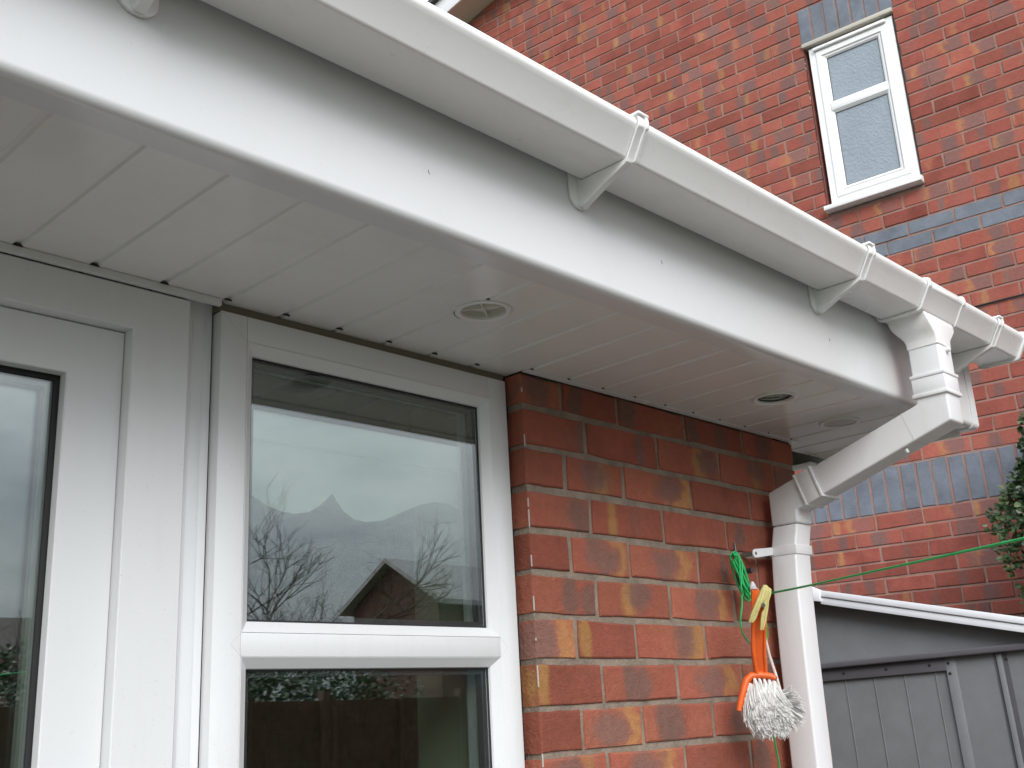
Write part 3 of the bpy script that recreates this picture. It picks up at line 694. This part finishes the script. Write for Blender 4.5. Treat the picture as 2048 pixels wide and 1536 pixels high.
# ================================================================== SHED
SM = mat('grey_metal_sheet', (.19, .198, .207), .55, .4, bump=.0006, bscale=350, var=.1, vscale=10)
SM2 = mat('dark_metal_rail', (.105, .10, .112), .5, .4, var=.1)
SW = mat('white_roof_trim', (.78, .79, .83), .4, var=.05)
shed = empty('garden_shed', (2.6, .84, 0), (R(1.27) * -1, 0, -PHI))
tag(shed, 'small grey metal shed with ribbed panels and white roof edge beside the downpipe', 'shed')
# local: y = s-.84 ; outward = -x
def sh(g, x0, x1, s0, s1, z0, z1): return g.box(x0, x1, s0 - .846, s1 - .846, z0, z1)
RS = .262
def rz(s): return 2.035 - RS * abs(s - .85)
zs_ = -.0006
# gable sheet
g = G(); P = [(.85, rz(.85) - .03), (-.20, rz(-.20) - .03), (-.20, 1.745), (1.90, 1.745), (1.90, rz(1.90) - .03)]
g.prism([(p[0] - .846, p[1]) for p in P], .0, .012, 'x').out('gable_panel', SM, shed)
# roof sheets
for (sa, sb_) in ((.85, -.26), (.85, 1.96)):
    g = G(); V = []
    for s in (sa, sb_):
        for (x, z) in ((-.05, rz(s) - .010), (.52, rz(s) - .010), (.52, rz(s)), (-.05, rz(s))): V.append((x, s - .846, z))
    g.add(V, [(0, 1, 2, 3), (7, 6, 5, 4), (0, 4, 5, 1), (1, 5, 6, 2), (2, 6, 7, 3), (3, 7, 4, 0)]).out('roof', SW, shed)
    g = G()
    for (x0_, x1_, za, zb) in ((-.062, -.050, -.048, -.022), (-.056, -.046, -.022, -.018), (-.068, -.050, -.018, .006)):
        V = []
        for s in (sa + (.0 if sa == sb_ else (-.035 if sb_ < sa else .035)), sb_):
            for (x, z) in ((x0_, rz(s) + za), (x1_, rz(s) + za), (x1_, rz(s) + zb), (x0_, rz(s) + zb)): V.append((x, s - .846, z))
        g.add(V, [(0, 1, 2, 3), (7, 6, 5, 4), (0, 4, 5, 1), (1, 5, 6, 2), (2, 6, 7, 3), (3, 7, 4, 0)])
    g.out('roof_trim', SW, shed, bevel=.0015)
g = G().prism([(.808 - .846, 1.985), (.808 - .846, 2.030), (.85 - .846, 2.052), (.892 - .846, 2.030), (.892 - .846, 1.985), (.85 - .846, 1.994)], -.076, -.03, 'x'); g.out('ridge_cap', SW, shed, bevel=.004)
# rail
g = G(); sh(g, -.030, .0, -.20, 1.90, 1.7350, 1.7600); g.out('eaves_rail', SM2, shed, bevel=.006, seg=3)
g = G(); sh(g, -.0085, .0, .402, 1.30, 1.6900, 1.7350); g.out('door_head', SM2, shed, bevel=.002)
g = G(); sh(g, .004, .016, .404, 1.30, .06, 1.6900)
for s in (.448, .562, .677, .790, .903, 1.016, 1.13): g.tube([(.003, s - .846, .06), (.003, s - .846, 1.690)], .0022, 6)
g.out('door', SM, shed)
g = G(); sh(g, -.0075, .0, .366, .404, .06, 1.7350); g.out('corner_post', SM, shed, bevel=.002)
g = G(); sh(g, -.004, .010, -.20, .3655, .06, 1.7350)
g.box(-.006, -.0035, .3645 - .846, .3655 - .846, .06, 1.735)
g.out('side_panel', SM, shed)
g = G(); sh(g, -.012, -.004, .205, .224, .06, 1.733); g.out('rib', SM, shed, bevel=.003)
g = G(); sh(g, -.0052, -.0041, .188, .203, .06, 1.733).box(-.0052, -.0041, .224 - .846, .234 - .846, .06, 1.733); g.out('groove', SM2, shed)
SC = mat('screw_head', (.05, .05, .05), .5, metal=.5)
for (s, z, x) in ((.786, 1.715, -.0087), (.621, 1.715, -.0087), (.459, 1.715, -.0087), (.392, 1.716, -.0077), (.392, 1.680, -.0077), (.192, 1.712, -.0054)):
    G().lathe((x, s - .846, z), [(.0055, -.001), (.0052, .002), (.002, .0035), (.0001, .0035)], 12, (-1, 0, 0)).out('screw', SC, shed, smooth=True)
g = G().box(.016, .48, -.20 - .846, -.19 - .846, .03, 1.74).box(.016, .48, 1.89 - .846, 1.90 - .846, .03, 1.74).box(.48, .49, -.20 - .846, 1.90 - .846, .03, 1.74).box(.0, .49, -.20 - .846, 1.90 - .846, .0, .03)
g.out('shed_body', SM, shed)

# ================================================================== LEAFY SHRUBS
LEAF = mat('glossy_leaf', (.045, .085, .03), .38, .5, var=.5, vscale=18)
LEAF2 = mat('pale_leaf', (.10, .14, .06), .45, .5, var=.4, vscale=18)
BARK = mat('bark', (.09, .065, .045), .9, bump=.002, bscale=80, var=.3)
def shrub(name, c, top, rx, ry, n, label, seed, twigs=14, z_low=.2):
    r = random.Random(seed); root = empty(name, (c[0], c[1], 0)); tag(root, label, 'shrub')
    V = []; F = []; MI = []; g = G()
    stems = []
    for i in range(twigs):
        a_ = r.uniform(0, 6.28); zt = r.uniform(.55, 1.0) * top; rr = math.sqrt(max(0, 1 - max(0, (zt / top - .75) / .25) ** 2))
        e_ = Vector((math.cos(a_) * rx * rr * .95, math.sin(a_) * ry * rr * .95, zt)); mid = Vector((e_.x * .45, e_.y * .45, zt * .55))
        e_ = Vector((e_.x * .7, e_.y * .7, e_.z)); P = [Vector((r.uniform(-.03, .03), r.uniform(-.03, .03), 0)), mid, e_]
        pts_ = []
        for t in range(9):
            f = t / 8; pts_.append(P[0] * (1 - f) ** 2 + P[1] * 2 * f * (1 - f) + P[2] * f * f)
        g.tube(pts_, [.009 * (1 - .85 * t / 8) for t in range(9)], 5); stems.append(pts_)
    g.out('stem', BARK, root, smooth=True)
    for i in range(n):
        a_ = r.uniform(0, 6.28); z = z_low + (top - z_low) * r.random(); q = z / top
        lim = math.sqrt(max(0, 1 - max(0, (q - .72) / .28) ** 2)); nzv = noise.noise(Vector((math.cos(a_) * 2.2, math.sin(a_) * 2.2, z * 3.2 + seed)))
        rad = (.80 + .45 * nzv) * lim * (r.random() ** .28)
        p = Vector((math.cos(a_) * rx * rad, math.sin(a_) * ry * rad, z + r.uniform(-.02, .02)))
        if noise.noise(Vector((p.x * 9, p.y * 9, p.z * 9 + seed))) < -.30: continue
        L_ = r.uniform(.020, .036); wd = L_ * r.uniform(.30, .42)
        d = Vector((r.gauss(0, 1) + math.cos(a_) * .8, r.gauss(0, 1) + math.sin(a_) * .8, r.gauss(.1, .7))).normalized()
        s_ = d.cross(Vector((r.gauss(0, 1), r.gauss(0, 1), r.gauss(0, 1)))).normalized(); nn_ = d.cross(s_)
        k = len(V); V += [p, p + d * L_ * .35 + s_ * wd + nn_ * wd * .35, p + d * L_ * .75 + s_ * wd * .8 + nn_ * wd * .3, p + d * L_, p + d * L_ * .75 - s_ * wd * .8 + nn_ * wd * .3, p + d * L_ * .35 - s_ * wd + nn_ * wd * .35]
        F += [(k, k + 1, k + 2, k + 3), (k, k + 3, k + 4, k + 5)]; m_ = 1 if r.random() < .22 else 0; MI += [m_, m_]
    me = bpy.data.meshes.new('foliage'); me.from_pydata([tuple(v) for v in V], [], F); me.materials.append(LEAF); me.materials.append(LEAF2)
    me.polygons.foreach_set('material_index', MI); o = bpy.data.objects.new('foliage', me); col.objects.link(o); o.parent = root
    return root
shrub('evergreen_shrub', (3.37, .02), 2.90, .22, .415, 36000, 'tall small-leaved evergreen shrub between the shed roof and the neighbour brick wall', 4, 26, 1.0)
shrub('evergreen_shrub', (2.24, -.19), 1.60, .26, .25, 9000, 'low evergreen shrub in front of the grey shed at the right edge', 9, 16, .5)

# ================================================================== WASHING LINE, HOOK, PEG, BRUSHES
ROPE = mat('green_plastic_line', (.02, .42, .12), .35, .5, var=.15, vscale=60)
def cr_spline(P, n=8):
    P = [Vector(p) for p in P]; out = []
    for i in range(len(P) - 1):
        p0 = P[max(i - 1, 0)]; p1 = P[i]; p2 = P[i + 1]; p3 = P[min(i + 2, len(P) - 1)]
        for k in range(n):
            t = k / n; out.append(.5 * ((2 * p1) + (-p0 + p2) * t + (2 * p0 - 5 * p1 + 4 * p2 - p3) * t * t + (-p0 + 3 * p1 - 3 * p2 + p3) * t ** 3))
    out.append(P[-1]); return out
hook = empty('cleat_hook', tuple(ray_y(1472, 1130, 0)))
tag(hook, 'dark metal cleat screwed to the brick pier, wrapped in green line', 'hook')
hc = ray_y(1472, 1130, 0); METAL = mat('dull_steel', (.10, .10, .105), .45, metal=.8)
def hl(p): return Vector(p) - hc
a0_ = ray_y(1469, 1086, -.030); a1_ = ray_y(1474, 1125, -.034); a2_ = ray_y(1482, 1168, -.034); a3_ = ray_y(1490, 1188, -.030)
G().tube([hl(a0_), hl(a0_ * .75 + a1_ * .25), hl(a1_), hl(a2_), hl(a3_)], [.0022, .0032, .0045, .0042, .0022], 10).out('horn', METAL, hook, smooth=True)
pb = ray_y(1476, 1145, 0)
G().tube([hl(pb + Vector((0, -.036, 0))), hl(pb + Vector((0, .002, 0)))], .006, 10).box(hl(pb).x - .009, hl(pb).x + .009, -.005, .0005, hl(pb).z - .024, hl(pb).z + .024).out('base', METAL, hook)
wl = empty('washing_line', tuple(ray_y(1490, 1160, -.05)))
tag(wl, 'thin bright green plastic washing line stretched from the brick pier to the right edge', 'washing line')
wo = Vector(wl.location)
def px(l, y): return [ray_y(u, v, y if len(t) == 0 else t[0]) - wo for (u, v, *t) in l]
S = Vector((.6337, -.060, 1.8365)); Ed = Vector((.10526, -.77755, 1.80662)); dr = Ed - S
G().tube(cr_spline([S - wo + Vector((-.035, .012, .012)), S - wo, S + dr - wo, S + dr * 4 + Vector((0, 0, .01)) - wo, S + dr * 8 + Vector((0, 0, .22)) - wo], 10), .0021, 8).out('taut_line', ROPE, wl, smooth=True)
g = G()
rr_ = random.Random(2)
coil = []
for k in range(6):                                                  # long turns wound round the cleat
    w_ = rr_.uniform(4, 11); t0 = rr_.uniform(-12, 9); c0_ = rr_.uniform(-6, 6)
    P_ = []
    for q in range(12):
        an = 2 * math.pi * q / 12; f = (1 - math.cos(an)) / 2
        uu = 1468 + 29 * f + c0_ * .6 + w_ * math.sin(an * (2 if k % 2 else 1)) * (1 - .3 * f); vv = 1106 + t0 * .5 + (84 + t0) * f
        P_.append((uu, vv, -.042 - .012 * math.sin(an) - .0012 * k))
    coil += P_
g.tube(cr_spline(px(coil, -.05), 5), .0019, 7)
g.tube(cr_spline(px([(1478, 1150, -.05), (1489, 1172, -.056), (1493, 1190, -.055), (1503, 1196, -.058), (1495, 1182, -.060), (1482, 1160, -.055), (1466, 1122, -.05)], 0), 8), .0021, 7)
g.tube(cr_spline(px([(1468, 1118, -.05), (1486, 1150, -.056), (1497, 1172, -.06), (1506, 1180, -.062)], 0), 8), .0021, 7)
g.out('coil', ROPE, wl, smooth=True)
G().tube(cr_spline(px([(1483, 1178, -.055), (1484, 1210, -.055), (1481, 1240, -.055), (1484, 1262, -.055), (1492, 1277, -.056), (1502, 1288, -.052), (1514, 1296, -.046), (1526, 1294, -.04), (1533, 1282, -.04), (1535, 1262, -.045), (1531, 1240, -.05)], 0), 8), .0018, 7).out('hanging_loop', ROPE, wl, smooth=True)
G().tube(cr_spline(px([(1514, 1296, -.046), (1530, 1370, -.04), (1543, 1440, -.04), (1551, 1490, -.045), (1560, 1540, -.045), (1570, 1640, -.045)], 0), 8), .0019, 7).out('tail', ROPE, wl, smooth=True)
# items hanging on the line share a small local frame: a right, b up (pixels of the survey), c metres towards the garden
SCL = 1.0e-3
B0 = ray_y(1515, 1345, -.085)
ar, au, ac_ = RX, RY, -RF
SCL = (B0 - CAM).dot(RF) / 2157.951
def L3(u, v, c=0): return ar * ((u - 1515) * SCL) + au * (-(v - 1345) * SCL) + ac_ * c
PEG = mat('yellow_plastic', (.66, .60, .25), .45, var=.2, vscale=40)
peg = empty('clothes_peg', tuple(B0)); tag(peg, 'pale yellow plastic peg clipped over the green line above the orange brush', 'clothes peg')
def plate(poly, c0, c1, name, M_, par, bev=.0008):
    n = len(poly); V = [L3(u, v, c0) for u, v in poly] + [L3(u, v, c1) for u, v in poly]
    F = [(i, (i + 1) % n, n + (i + 1) % n, n + i) for i in range(n)] + [tuple(range(n))[::-1], tuple(range(n, 2 * n))]
    return build(name, V, F, M_, par, bevel=bev, seg=2)
leg1 = [(1520, 1164), (1527, 1165), (1530, 1172), (1526, 1186), (1520, 1196), (1514, 1206), (1510, 1216), (1505, 1230), (1499, 1238), (1490, 1237), (1496, 1218), (1505, 1197), (1512, 1180)]
leg2 = [(1530, 1168), (1536, 1173), (1535, 1184), (1531, 1196), (1530, 1210), (1526, 1232), (1521, 1254), (1513, 1253), (1515, 1234), (1517, 1218), (1521, 1212), (1522, 1206), (1519, 1200), (1525, 1190), (1529, 1178)]
l1 = plate(leg1, .026, .034, 'jaw', PEG, peg); l2 = plate(leg2, .022, .030, 'jaw', PEG, peg)
g = G(); g.tube([L3(1519, 1172, .0345), L3(1512, 1192, .0345), L3(1502, 1216, .0345), L3(1495, 1233, .0345)], .0010, 6); g.tube([L3(1525, 1174, .0345), L3(1518, 1192, .0345), L3(1508, 1216, .0345)], .0010, 6); g.out('ridge', PEG, l1, smooth=True)
g = G(); g.tube([L3(1532, 1178, .0305), L3(1527, 1205, .0305), L3(1522, 1236, .0305), L3(1519, 1250, .0305)], .0010, 6); g.out('ridge', PEG, l2, smooth=True)
G().tube([L3(1518, 1203, .024), L3(1518, 1203, .0365)], .0042, 12).out('spring', mat('steel_spring', (.25, .24, .22), .4, metal=.8), peg, smooth=True)
OR = mat('orange_plastic', (.75, .13, .022), .33, .5, var=.1, vscale=30)
BRI = mat('white_bristle', (.72, .715, .70), .6, .4, var=.12, vscale=120)
bru = empty('hand_brush', tuple(B0)); tag(bru, 'orange plastic brush with thick white bristles hanging head down from the peg', 'brush')
handle = plate([(1501, 1176), (1514, 1174), (1524, 1190), (1530, 1212), (1531, 1262), (1530, 1300), (1532, 1350), (1508, 1350), (1503, 1318), (1501, 1290), (1502, 1255), (1502, 1210)], .000, .008, 'handle', OR, bru, .002)
g = G()
g.tube([L3(1504, 1180, .009), L3(1504, 1220, .010), L3(1504, 1262, .010), L3(1504, 1290, .010), L3(1507, 1318, .010), L3(1513, 1350, .010)], [.0032, .0038, .004, .004, .0038, .0034], 8)
g.tube([L3(1521, 1186, .009), L3(1528, 1222, .010), L3(1528, 1262, .010), L3(1527, 1300, .010), L3(1529, 1325, .010), L3(1530, 1350, .010)], [.0022, .003, .003, .003, .003, .003], 8)
g.out('rib', OR, handle, smooth=True)
plate([(1498, 1177), (1499, 1168), (1502, 1162), (1506, 1163), (1510, 1170), (1513, 1177)], .001, .010, 'tip', mat('grey_white_cap', (.62, .63, .68), .4), bru, .0015)
g = G(); g.tube([L3(u, v, c_) for (u, v, c_) in ((1547, 1352, .020), (1540, 1349, .014), (1520, 1348, .008), (1501, 1350, .006), (1491, 1358, .010), (1483, 1376, .018), (1476, 1396, .026), (1471, 1412, .032))], [.0045, .0065, .0072, .0075, .0075, .007, .0065, .005], 12)
head = g.out('head', OR, bru, smooth=True)
plate([(1546, 1352), (1500, 1352), (1490, 1366), (1473, 1412), (1482, 1412), (1520, 1392), (1544, 1366)], -.006, .006, 'bristle_plate', OR, bru, .002)
r = random.Random(8); g = G()
def tuft(g, p, q, r0, r1, k, spread, bend):
    for _ in range(k):
        o_ = Vector([r.gauss(0, 1) for _ in range(3)]); e_ = q + o_ * spread; st = p + o_ * spread * .25
        mid = (st + e_) / 2 + bend * r.uniform(.5, 1.1)
        g.tube([st, (st + mid) / 2 + bend * .3, mid, (mid + e_) / 2 + bend * .3, e_], [r0, r0, r0, r1, r1], 4)
for i in range(11):                                                 # along the bent head
    for j in range(5):
        f = i / 10; b_ = j / 4
        if f < .5: u0 = 1543 - (f / .5) * 45; v0 = 1354
        else: u0 = 1494 - (f - .5) / .5 * 20; v0 = 1362 + (f - .5) / .5 * 46
        u0 += b_ * 12 * (f > .4); v0 += b_ * 4
        ang = R(80 + f * 175 + r.uniform(-8, 8)); rad = (.35 + .65 * (1 - b_)) * 1.0
        u1 = 1533 + 40 * rad * math.cos(ang) ; v1 = 1424 - 34 * rad * math.sin(ang) + 6
        if j == 0: u1 = 1533 + 46 * math.cos(R(40 + f * 205)); v1 = 1426 - 38 * math.sin(R(40 + f * 205))
        tuft(g, L3(u0, v0, .012 + b_ * .012), L3(u1, v1, .046 + .010 * b_), .0008, .0006, 26, .0034, (L3(1512, 1351, .006) - L3(1515, 1345, 0)) * .5)
for k in range(80):
    an = r.uniform(0, 6.28); ra = math.sqrt(r.random()); u1 = 1534 + 36 * ra * math.cos(an); v1 = 1428 + 33 * ra * math.sin(an)
    tuft(g, L3(1505 + (u1 - 1500) * .45, 1376 + (v1 - 1390) * .45, .012), L3(u1, v1, .054 + .005 * r.random()), .0008, .0007, 20, .0030, Vector((0, 0, 0)))
g.out('bristles', BRI, bru)
b2 = empty('bottle_brush', tuple(B0)); tag(b2, 'white bristle brush on a thin white rod hanging behind the orange brush', 'brush')
G().tube([L3(1531, 1276, -.004), L3(1540, 1312, -.006), L3(1552, 1350, -.002), L3(1561, 1385, .004)], .0030, 10).out('handle', mat('white_rod', (.72, .68, .64), .4), b2, smooth=True)
g = G()
for k in range(60):
    an = R(r.uniform(-68, 62)); ra = r.uniform(.86, 1.05)
    st = L3(1552 + r.uniform(-4, 8), 1392 + r.uniform(-8, 14), .010 + r.uniform(-.008, .008)); u1 = 1556 + 41 * ra * math.cos(an); v1 = 1410 + 44 * ra * math.sin(an)
    tuft(g, st, L3(u1, v1, .022 + r.uniform(-.02, .026)), .0009, .0006, 9, .0028, Vector((0, 0, -.002)))
g.out('bristles', BRI, b2)

# ================================================================== THE GARDEN BEHIND THE CAMERA (seen mirrored in the glass)
FW = mat('brown_fence_wood', (.10, .065, .04), .85, bump=.004, bscale=25, var=.35, vscale=3)
fence = empty('garden_fence', (0, -8, 0)); tag(fence, 'brown overlapping board fence across the end of the garden', 'fence')
for i in range(-6, 12):
    x0 = i * 1.83; g = G()
    for k in range(13):
        z = .12 + k * .135; t_ = .004 * math.sin(i * 3 + k)
        g.add([(x0 + .05, .01 + t_, z), (x0 + 1.78, .01, z), (x0 + 1.78, .035, z + .15), (x0 + .05, .035, z + .15), (x0 + .05, .022, z), (x0 + 1.78, .022, z), (x0 + 1.78, .045, z + .15), (x0 + .05, .045, z + .15)],
              [(0, 1, 2, 3), (7, 6, 5, 4), (0, 4, 5, 1), (3, 2, 6, 7)])
    for q in (.05, .9, 1.74): g.box(x0 + q, x0 + q + .04, .046, .075, .1, 1.9)
    g.out('panel', FW, fence); G().box(x0 - .05, x0 + .045, -.05, .05, 0, 1.98).out('post', FW, fence)
pst = Vector((S + dr * 8)); G2 = G().box(-.05, .05, -.05, .05, 0, 2.3).prism([(-.05, 2.3), (.05, 2.3), (0, 2.34)], -.05, .05, 'y')
po = G2.out('line_post', FW); po.location = (pst.x, pst.y - .05, 0); tag(po, 'square wooden post holding the far end of the green line', 'post')
def bare_tree(x, y, h, seed, label):
    r = random.Random(seed); root = empty('bare_tree', (x, y, 0)); tag(root, label, 'tree', 'leafless trees beyond the garden fence')
    gt = G(); gb = G()
    def br_(p, d, l_, rad, dep):
        pts_ = [p]; q = p; dd = d
        for _ in range(4):
            dd = (dd + Vector((r.gauss(0, .16), r.gauss(0, .16), r.gauss(.03, .1)))).normalized(); q = q + dd * l_ / 4; pts_.append(q)
        (gt if dep == 0 else gb).tube(pts_, [rad * (1 - .45 * k / 4) for k in range(5)], 6 if dep < 2 else 3, cap=False)
        if dep < 6:
            for _ in range(r.choice((3, 3, 4)) if dep < 5 else 2):
                k = r.randint(2, 4); nd = (dd + Vector((r.gauss(0, .6), r.gauss(0, .6), r.gauss(.15, .35)))).normalized()
                br_(pts_[k], nd, l_ * r.uniform(.55, .82), rad * .56, dep + 1)
    br_(Vector((0, 0, 0)), Vector((0, 0, 1)), h * .33, h * .014, 0)
    gt.out('trunk', BARK, root, smooth=True); gb.out('branches', BARK, root, smooth=True)
bare_tree(8.3, -14.5, 6.4, 3, 'tall bare tree standing left of the far pale roofs')
bare_tree(5.2, -15.0, 5.4, 12, 'bare many-stemmed tree mirrored in the glass of the door')
bare_tree(17.6, -20.5, 4.3, 21, 'small bare tree in front of the far pinkish roof')
bare_tree(2.6, -13.0, 4.6, 31, 'low bare tree nearest the left end of the fence')
def hedge(x0, x1, y, z, seed, label):
    r = random.Random(seed); V = []; F = []
    for i in range(16000):
        t_ = r.random(); x = x0 + (x1 - x0) * t_; zt = z * (.85 + .25 * noise.noise(Vector((x * .9, seed, 0)))); zz = zt * r.random() ** .5
        p = Vector((x, y + r.gauss(0, .35), zz)); d = Vector((r.gauss(0, 1), r.gauss(0, 1), r.gauss(0, 1))).normalized(); s_ = d.orthogonal().normalized(); l_ = r.uniform(.04, .08)
        k = len(V); V += [p, p + d * l_ * .5 + s_ * l_ * .3, p + d * l_, p + d * l_ * .5 - s_ * l_ * .3]; F.append((k, k + 1, k + 2, k + 3))
    o = build('evergreen_hedge', V, F, LEAF, fix=False); tag(o, label, 'hedge')
hedge(2.5, 8.0, -10.2, 2.7, 1, 'dark green hedge just beyond the garden fence')
FARB = mat('far_brick', (.10, .045, .035), .9, var=.3); FARR = mat('far_pale_roof', (.36, .34, .34), .8, var=.15); FARD = mat('far_dark_roof', (.10, .08, .07), .8, var=.2)
def far_house(x0, x1, y0, y1, ze, zr, M_, label):
    h = empty('far_house', ((x0 + x1) / 2, (y0 + y1) / 2, 0)); tag(h, label, 'house'); dx, dy = (x1 - x0) / 2, (y1 - y0) / 2
    G().box(-dx, dx, -dy, dy, 0, ze).prism([(-dy, ze), (dy, ze), (0, zr - .1)], -dx, dx, 'x').out('wall', FARB, h)
    for s_ in (-1, 1):
        g = G(); V = []
        for x in (-dx - .3, dx + .3):
            for (y, z) in ((s_ * (dy + .4), ze - .15), (0, zr), (0, zr + .15), (s_ * (dy + .4), ze)): V.append((x, y, z))
        g.add(V, [(0, 1, 2, 3), (7, 6, 5, 4), (0, 4, 5, 1), (1, 5, 6, 2), (2, 6, 7, 3), (3, 7, 4, 0)]).out('roof', M_, h)
    g = G()
    for k in range(3): g.box(-dx + 1 + k * 2.2, -dx + 2.1 + k * 2.2, dy + .001, dy + .05, 2.6, 3.7)
    g.out('window', mat('far_window', (.08, .09, .1), .2), h)
far_house(21.0, 31, -27.6, -23.6, 5.2, 6.5, FARR, 'brick house with pale grey roof far beyond the garden')
far_house(8.5, 14.2, -30, -23, 3.3, 4.5, FARD, 'low house with dark roof far beyond the garden')
